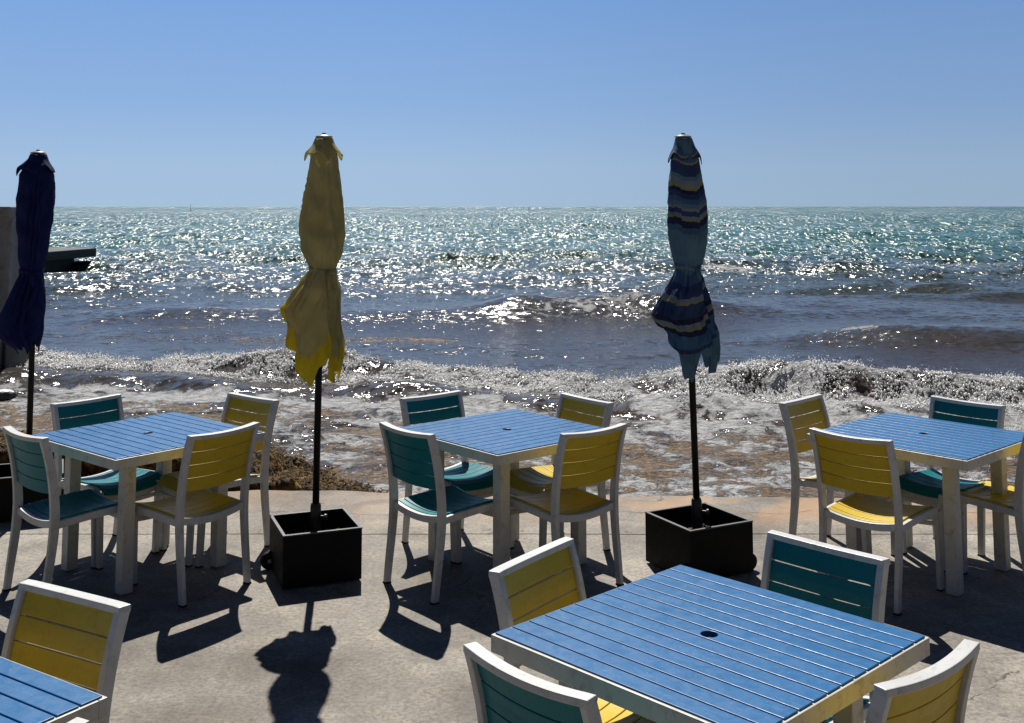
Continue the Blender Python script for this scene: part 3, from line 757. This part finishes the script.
def build_sea():
    ys = [7.2]
    while ys[-1] < 24: ys.append(ys[-1]*1.0030)
    while ys[-1] < 420: ys.append(ys[-1]*1.0052)
    ys = np.array(ys); nx = 900
    U = np.linspace(-.66, .66, nx)
    Yg, Ug = np.meshgrid(ys, U, indexing='ij')
    X = Ug*(Yg+1.0); Y = Yg.copy(); step = np.where(Y < 24, .003*Y, .0052*Y)
    Z = np.zeros_like(X)
    rs = np.random.RandomState(9)
    off = sst(Y, 22, 48)
    mod = .6+.8*(fbm(X/9, Y/9, 3, 2)+.5)
    DX = np.zeros_like(X); DY = np.zeros_like(X)
    for k in range(46):
        lam = .7*(11/.7)**rs.rand(); ang = -math.pi/2+rs.normal(0, .5); ph = rs.rand()*6.28
        kk = 2*math.pi/lam; dx, dy = math.cos(ang), math.sin(ang)
        amp = .0078*lam*(1.0 if lam < 3 else .5)
        fade = 1-sst(step*5/lam, .7, 1.3)
        a = amp*fade*(.22+.78*off)*mod
        p = kk*(dx*X+dy*Y)+ph+1.2*perlin(X/lam/5, Y/lam/5, k)
        Z += a*np.cos(p); DX -= a*dx*np.sin(p); DY -= a*dy*np.sin(p)
    X = X+DX*.9; Y = Y+DY*.9
    foam = np.zeros_like(X); weed = np.zeros_like(X)
    def wave(yb, amp, front, back, env):
        d = Y-yb
        return amp*env*np.where(d < 0, np.exp(-(d/front)**2), np.exp(-(d/back)**2)), d
    # swells further out (bearing in mind how they meet the bottom)
    w, d = wave(27.0+1.3*perlin(X/7, Y*0, 31)+.10*X, .60, 1.15, 3.0, sst(X, -13, -8)*(1-sst(X, 4, 8))*(.42+.58*sst(X, -1.2, .4))*(.7+.6*perlin(X/4, Y*0+3, 32)))
    Z += w; foam += .55*np.exp(-((d+.1)/.45)**2)*sst(perlin(X/2.2, Y/2, 33), .1, .5)*sst(X, -13, -9)*(1-sst(X, 4, 8))
    foam += .40*(1+1.2*fbm(X/.8, Y/.8, 92, 3))*np.exp(-((d+.6)/1.1)**2)*sst(X, -.6, .6)*(1-sst(X, 3.2, 4.4))  # broken-wave foam; its white also paints in the sun glare on this stretch
    w, d = wave(21.6+.9*perlin(X/6, Y*0, 35)-.12*(X-8), .32, 1.0, 2.4, sst(X, 3.8, 7.5)*(1+.3*perlin(X/3, Y*0, 36)))
    Z += w; foam += .5*np.exp(-((d)/.35)**2)*sst(perlin(X/1.3, Y/2, 37), .15, .5)*sst(X, 4, 7)
    w, d = wave(45+2*perlin(X/11, Y*0, 38), .34, 2.2, 5, sst(X, 2, 7)*(.8+.6*perlin(X/8, Y*0, 39)))
    Z += w; foam += .6*np.exp(-(d/.9)**2)*sst(perlin(X/2.5, Y/3, 40), .12, .45)*sst(X, 2, 6)
    w, d = wave(36+1.5*perlin(X/9, Y*0, 48)+.05*X, .16, 1.6, 3, .6+.8*perlin(X/6, Y*0, 49)); Z += w
    for q, (yb, amp) in enumerate(((62, .22), (78, .22), (97, .25), (125, .28), (160, .3))):
        w, d = wave(yb+3*perlin(X/15, Y*0, 50+q), amp, .05*yb, .08*yb, .5+1.1*perlin(X/14, Y*0, 60+q)); Z += w
        foam += .42*np.exp(-(d/(.016*yb))**2)*sst(perlin(X/4, Y/3, 70+q), .2, .55)
    foam += .40*sst(fbm(X/1.6, Y/2.2, 80, 3), .42, .58)*sst(Y, 34, 44)*(1-sst(Y, 120, 220))
    # main breaker along the shore
    yb = 16.7-.25*X+.55*perlin(X/3.0, Y*0, 41)+.22*perlin(X/.9, Y*0, 42)
    strength = .75+.5*perlin(X/2.6, Y*0+7, 43)
    w, d = wave(yb, .40, .45, 1.5, np.clip(strength, .3, 1.2)); Z += w
    # a second small surge line left in front of it
    yb2 = yb-1.5+.4*perlin(X/1.7, Y*0, 44); w2, d2 = wave(yb2, .20, .4, .8, .8+.6*perlin(X/1.4, Y*0, 45)); Z += w2
    wd = 1.0+.9*sst(X, .3, 2.2); brk = sst(d, -1.45*wd, -.75*wd)*(1-sst(d, .05, .45))
    dens = brk*(.56+1.15*fbm(X/.9, Y/.7, 46, 4)-.12*sst(-X, 1., 5))
    hollow = np.exp(-((d+.45)/.28)**2)*sst(perlin(X/1.6, Y*0, 47), .05, .4)
    dens = dens*(1-.45*hollow)
    bill = .32*np.abs(perlin(X/.60, Y/.40, 51))+.30*np.abs(perlin(X/.21, Y/.16, 52))+.24*np.abs(perlin(X/.10, Y/.09, 53))
    Z += .17*brk*np.clip(dens, 0, 1)*bill*(.7+.9*sst(fbm(X/1.5, Y/1.5, 91, 2), -.3, .5))
    X = X+.07*brk*perlin(X/.22, Y/.22, 54); Y = Y+.07*brk*perlin(X/.22, Y/.22, 55)
    # swash between the breaker and the terrace
    sw = (1-sst(d, -2.2, -1.4))
    Z += sw*(.055*np.abs(fbm(X/1.3, Y/.8, 56, 3))+.02*perlin(X/.35, Y/.25, 57)+.030*np.maximum(0, np.sin(Y*3.1+1.6*perlin(X/2., Y/2, 58)*2))**3)
    Z += .10*(1-sst(Y, 8.2, 10.5))
    foam += dens+sw*(.60+1.0*fbm(X/1.7, Y/1.1, 59, 4))  # swash webs: foam, with sun glints on the ripples painted in as white
    foam += .26*sw*sst(fbm(X/1.2, Y/.5, 61, 4), .0, .3)
    # weed rafts
    weed += sw*(.84+.9*fbm(X/1.6, Y/.9, 62, 3))*(1-.5*sst(d, -3.5, -2))*sst(d, -9, -7.)
    weed += sw*(.72+.9*fbm(X/1.6, Y/.9, 65, 3))*(1-sst(d, -9, -7))
    weed += .95*np.exp(-((Y-22.6-.25*X)/1.3)**2)*sst(X, -7, -3)*(1-sst(X, -1.2, .2))*(.8+.8*perlin(X/2, Y/2, 63))
    weed += 1.25*np.exp(-((d-1.7)/1.3)**2)*sst(X, 3.4, 5.5)*(.8+.9*perlin(X/1.5, Y/1.5, 64))
    weed += .72*np.exp(-((Y-23.5)/2.4)**2)*(1-sst(X, -5.5, -3.5))*(.75+.8*perlin(X/1.8, Y/1.4, 66))
    foam *= (1-.0*off)
    # froth thrown up by the breaker: thousands of small clots of foam
    rs = np.random.RandomState(31); m_ = (brk > .5) & (np.abs(X/Y) < .62)
    wt = np.where(m_, np.clip(.25+1.6*fbm(X/.55, Y/.45, 95, 3), 0, 1)*np.exp(-((d+.25)/.75)**2)*Y*Y, 0).ravel(); wt /= wt.sum()
    idx = rs.choice(wt.size, 26000, p=wt)
    cx, cy, cz = X.ravel()[idx], Y.ravel()[idx], Z.ravel()[idx]+SEA
    n = len(idx); up = np.minimum(rs.exponential(.022, n), .10)*(1+2.0*np.clip(perlin(cx/.5, cy*0+4, 96), 0, 1))
    rad = rs.uniform(.006, .024, n)*np.exp(-up*9)
    P = np.stack([cx+rs.normal(0, .03, n), cy+rs.normal(0, .04, n), cz+up], -1)
    O = np.array([(1, 0, 0), (0, 1, 0), (-1, 0, 0), (0, -1, 0), (0, 0, 1), (0, 0, -1)], float)
    Fq = np.array([(0, 1, 4), (1, 2, 4), (2, 3, 4), (3, 0, 4), (1, 0, 5), (2, 1, 5), (3, 2, 5), (0, 3, 5)])
    V = (P[:, None, :]+O[None]*rad[:, None, None]*rs.uniform(.6, 1.5, (n, 6, 1))).reshape(-1, 3)
    F = (Fq[None]+6*np.arange(n)[:, None, None]).reshape(-1)
    me = bpy.data.meshes.new('sea_foam'); me.vertices.add(len(V)); me.vertices.foreach_set('co', V.astype(np.float32).ravel())
    me.loops.add(len(F)); me.loops.foreach_set('vertex_index', F.astype(np.int32))
    me.polygons.add(len(F)//3); me.polygons.foreach_set('loop_start', np.arange(0, len(F), 3, dtype=np.int32)); me.polygons.foreach_set('loop_total', np.full(len(F)//3, 3, dtype=np.int32)); me.update()
    me.materials.append(M['foam']); fo_ = bpy.data.objects.new('sea_foam', me); col.objects.link(fo_)
    tag(fo_, 'white froth and spray tossed up along the breaking wave', 'foam', kind='stuff')
    return grid_object('sea', X, Y, Z+SEA, M['sea'], {'foam': np.clip(foam, 0, 1.1), 'weed': np.clip(weed, 0, 1.1)})
tag(build_sea(), kind='structure')
# open sea from the end of the wave sheet to the horizon, and the parts beside the wave sheet
bm = bmesh.new()
def quad(bm, x0, x1, y0, y1, z):
    bm.faces.new([bm.verts.new(p) for p in ((x0, y0, z), (x1, y0, z), (x1, y1, z), (x0, y1, z))])
bm.faces.new([bm.verts.new(p) for p in ((-40000, 418, SEA-.05), (40000, 418, SEA-.05), (40000, 60000, SEA-.05), (-40000, 60000, SEA-.05))])
bm.faces.new([bm.verts.new(p) for p in ((-40000, 7.6, SEA-.25), (40000, 7.6, SEA-.25), (40000, 418, SEA-.25), (-40000, 418, SEA-.25))])
tag(obj('open_sea', bm, M['sea']), kind='structure')
bm = bmesh.new()
bm.faces.new([bm.verts.new(p) for p in ((-40000, -40000, -.72), (40000, -40000, -.72), (40000, 7.7, -.72), (-40000, 7.7, -.72))])
tag(obj('ground', bm, M['sand']), kind='structure')

# ------------------------------------------------------------------ terrace
def terrace():
    bm = bmesh.new()
    xs = np.arange(-14, 14.01, .08)
    def edge(x): return 8.08-.045*x+.11*float(fbm(np.array([x/.9]), np.array([2.]), 5, 4, .6)[0])
    def jt(x): return 7.075+.012*float(fbm(np.array([x/.6]), np.array([7.]), 6, 3)[0])
    # rows: (y function, z)
    rows = [(lambda x: -6., 0), (lambda x: 2., 0), (lambda x: jt(x)-.007, 0), (lambda x: jt(x)-.005, -.02), (lambda x: jt(x)+.004, -.02), (lambda x: jt(x)+.007, 0),
            (lambda x: edge(x)-.05, 0), (lambda x: edge(x)-.012, -.008), (lambda x: edge(x), -.035), (lambda x: edge(x)+.03, -1.)]
    g = [[bm.verts.new((x, f(x), z)) for x in xs] for f, z in rows]
    for a, b in zip(g, g[1:]):
        for i in range(len(xs)-1): bm.faces.new((a[i], a[i+1], b[i+1], b[i]))
    for i in (0, len(xs)-1):
        v = bm.verts.new((xs[i], -6, -1)); bm.faces.new([g[k][i] for k in range(len(rows))]+[v])
    v0 = bm.verts.new((xs[0], -6, -1)); v1 = bm.verts.new((xs[-1], -6, -1))
    return obj('terrace', bm, M['concrete'])
tag(terrace(), kind='structure')

# ------------------------------------------------------------------ washed-up seaweed heap
def heap():
    rs = np.random.RandomState(12)
    nx, ny = 420, 90
    xs = np.linspace(-8.2, 6.5, nx); ys = np.linspace(7.95, 9.9, ny)
    Y, X = np.meshgrid(ys, xs, indexing='ij')
    edge = 8.08-.045*X
    d = Y-edge
    hgt = (.40*(1-sst(X, -2.4, -1.0))+.26*(1-sst(X, -1.2, -.1)) + .10*(1-sst(X, .5, 5.)))
    hgt = hgt*(1+.35*fbm(X/.9, Y/.9, 71, 3))+.03
    prof = sst(d, -.05, .12)*(1-sst(d, .75, 1.55+.4*perlin(X/.8, Y*0, 72)))
    Z = -.62+prof*(hgt+.12*np.abs(fbm(X/.34, Y/.30, 73, 4, .6)))
    o = grid_object('seaweed_heap', X, Y, Z, M['weed'])
    # tangled blades over the heap
    n = 80000
    px = rs.uniform(-6.5, 5.5, n); py = rs.uniform(8.0, 9.8, n)
    ii = np.clip(((py-7.95)/1.95*(ny-1)).astype(int), 0, ny-1); jj = np.clip(((px+8.2)/14.7*(nx-1)).astype(int), 0, nx-1)
    pz = Z[ii, jj]; keep = pz > -.585; px, py, pz = px[keep], py[keep], pz[keep]; n = len(px)
    a = rs.rand(n)*6.28; el = rs.normal(.05, .28, n); L = rs.uniform(.008, .032, n); w = rs.uniform(.002, .007, n)
    dx, dy, dz = np.cos(a)*np.cos(el), np.sin(a)*np.cos(el), np.sin(el)
    sx, sy = -np.sin(a), np.cos(a)
    V = np.empty((n, 4, 3)); P = np.stack([px, py, pz+.012+rs.rand(n)*.025], -1)
    D = np.stack([dx, dy, dz], -1)*L[:, None]; S = np.stack([sx, sy, rs.normal(0, .5, n)], -1)*w[:, None]
    V[:, 0] = P-D; V[:, 1] = P+S; V[:, 2] = P+D; V[:, 3] = P-S
    base = len(o.data.vertices)
    me = bpy.data.meshes.new('blades'); me.vertices.add(n*4); me.vertices.foreach_set('co', V.astype(np.float32).ravel())
    me.loops.add(n*4); me.loops.foreach_set('vertex_index', np.arange(n*4, dtype=np.int32))
    me.polygons.add(n); me.polygons.foreach_set('loop_start', np.arange(0, n*4, 4, dtype=np.int32)); me.polygons.foreach_set('loop_total', np.full(n, 4, dtype=np.int32)); me.update()
    bm = bmesh.new(); bm.from_mesh(o.data); bm.from_mesh(me); bm.to_mesh(o.data); bm.free()
    return o
tag(heap(), 'heaps of brown sargassum seaweed washed up against the terrace edge', 'seaweed', kind='stuff')

# ------------------------------------------------------------------ wall, dock, rock, marker
w = thing('sea_wall', 'tall weathered concrete wall standing in the surf behind the navy umbrella', 'wall', (-11.82, 17.2, SEA))
bm = bmesh.new(); box(bm, (0, .5, 1.2), (8.0, .9, 2.6)); 
obj('wall', bm, M['wall'], w, bev=.02)
bm = bmesh.new(); box(bm, (-.02, .5, 2.553), (8.06, 1.08, .16)); obj('coping', bm, M['wall'], w, bev=.015)
bm = bmesh.new(); box(bm, (-.05, -.15, .12), (8.0, .38, 1.16)); obj('footing', bm, M['wall'], w, bev=.02)
d = thing('dock', 'low dark concrete dock slab over the water right of the navy umbrella', 'dock', (-22, 46, SEA))
def prism(bm, pts, z0, z1):
    a = [bm.verts.new((x, y, z0)) for x, y in pts]; b = [bm.verts.new((x, y, z1)) for x, y in pts]
    bm.faces.new(a); bm.faces.new(b)
    for i in range(len(pts)): j = (i+1) % len(pts); bm.faces.new((a[i], a[j], b[j], b[i]))
bm = bmesh.new(); prism(bm, [(2.4, -6.5), (3.05, -1), (3.45, 3.4), (-8, 5.4), (-8, -6.5)], .42, .80); obj('deck_slab', bm, M['dock'], d, bev=.03)
bm = bmesh.new(); prism(bm, [(1.9, -6.), (2.5, -1), (2.75, 2.7), (-7.5, 4.6), (-7.5, -6)], -.6, .41); obj('support', bm, M['dock'], d)
bm = bmesh.new(); bmesh.ops.create_icosphere(bm, subdivisions=4, radius=.19)
for v in bm.verts:
    c = v.co.copy(); k = 1+.35*float(fbm(np.array([c.x*3+9]), np.array([c.y*3+c.z*2.2]), 90, 3)[0])
    v.co = Vector((c.x*1.2, c.y*.9, c.z*.55))*k
rk = obj('rock', bm, M['rock'], smooth=True); rk.location = (-7.0, 15.3, SEA+.05)
tag(rk, 'small dark wet rock awash in the foam beside the concrete wall', 'rock')
mk = thing('channel_marker', 'tiny dark channel marker pole standing far out on the horizon', 'marker', (-204.0, 700, SEA))
bm = bmesh.new(); cyl(bm, (0, 0, -.5), (0, 0, 3.2), .13, .10, n=10); obj('post', bm, M['marker'], mk)
bm = bmesh.new(); cyl(bm, (0, 0, -.5), (0, 0, .5), .7, .5, n=14); obj('float', bm, M['marker'], mk)
bm = bmesh.new(); cyl(bm, (0, 0, 3.2), (0, 0, 3.7), .28, .1, n=10); obj('topmark', bm, M['marker'], mk)

# ------------------------------------------------------------------ light
SUN_EL, SUN_AZ = R(52), R(-7.4)        # azimuth from +Y towards +X
world = bpy.data.worlds.new('World'); sc.world = world; world.use_nodes = True
nt = world.node_tree; bg = nt.nodes['Background']
sky = nt.nodes.new('ShaderNodeTexSky'); sky.sky_type = 'NISHITA'; sky.sun_disc = False
sky.sun_elevation = SUN_EL; sky.sun_rotation = SUN_AZ
sky.air_density = 1.0; sky.dust_density = .35; sky.ozone_density = 2.2; sky.altitude = 0
tc = nt.nodes.new('ShaderNodeTexCoord'); sx = nt.nodes.new('ShaderNodeSeparateXYZ'); nt.links.new(tc.outputs['Generated'], sx.inputs[0])
# clear blue band above the sea haze (Nishita turns it yellow); the high sky stays Nishita, deepened
lo = ramp(nt, sx.outputs['Z'], [(0., (.365, .505, .68)), (.035, (.35, .50, .70)), (.09, (.265, .43, .71)), (.185, (.195, .365, .70)), (.35, (.12, .26, .60))])
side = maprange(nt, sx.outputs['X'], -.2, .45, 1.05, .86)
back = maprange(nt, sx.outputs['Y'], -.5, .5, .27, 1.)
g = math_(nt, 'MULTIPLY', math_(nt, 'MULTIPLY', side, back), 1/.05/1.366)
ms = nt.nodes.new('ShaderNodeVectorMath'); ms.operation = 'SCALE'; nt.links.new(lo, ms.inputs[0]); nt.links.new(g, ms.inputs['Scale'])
hi = nt.nodes.new('ShaderNodeVectorMath'); hi.operation = 'MULTIPLY'; nt.links.new(sky.outputs[0], hi.inputs[0]); hi.inputs[1].default_value = (.25, .32, .46)
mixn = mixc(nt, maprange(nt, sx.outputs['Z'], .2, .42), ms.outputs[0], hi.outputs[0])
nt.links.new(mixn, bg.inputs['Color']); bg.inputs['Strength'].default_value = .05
sd = bpy.data.lights.new('sun', 'SUN'); sd.energy = 5.0; sd.angle = R(.53); sd.color = (1, .965, .90)
so = bpy.data.objects.new('sun', sd); col.objects.link(so)
dirv = Vector((math.sin(SUN_AZ)*math.cos(SUN_EL), math.cos(SUN_AZ)*math.cos(SUN_EL), math.sin(SUN_EL)))
so.rotation_euler = dirv.to_track_quat('Z', 'Y').to_euler(); so.location = (0, 0, 20)

# ------------------------------------------------------------------ camera
cam = bpy.data.cameras.new('camera'); co = bpy.data.objects.new('camera', cam); col.objects.link(co); sc.camera = co
co.location = (0, 0, 2.034)
p = math.atan((99.3-206.5)/1097)
co.rotation_euler = (math.pi/2-p, 0, 0)
cam.sensor_fit = 'HORIZONTAL'; cam.sensor_width = 36; cam.lens = 36*1097/1024
cam.shift_y = -(361.5-99.3)/1024
cam.clip_start = .05; cam.clip_end = 100000

vs = sc.view_settings; sc.display_settings.display_device = 'sRGB'
vs.view_transform = 'Standard'; vs.look = 'None'; vs.gamma = 1; vs.use_curve_mapping = False; vs.exposure = .45
sc.cycles.use_denoising = True; sc.cycles.max_bounces = 6; sc.cycles.caustics_reflective = False; sc.cycles.caustics_refractive = False
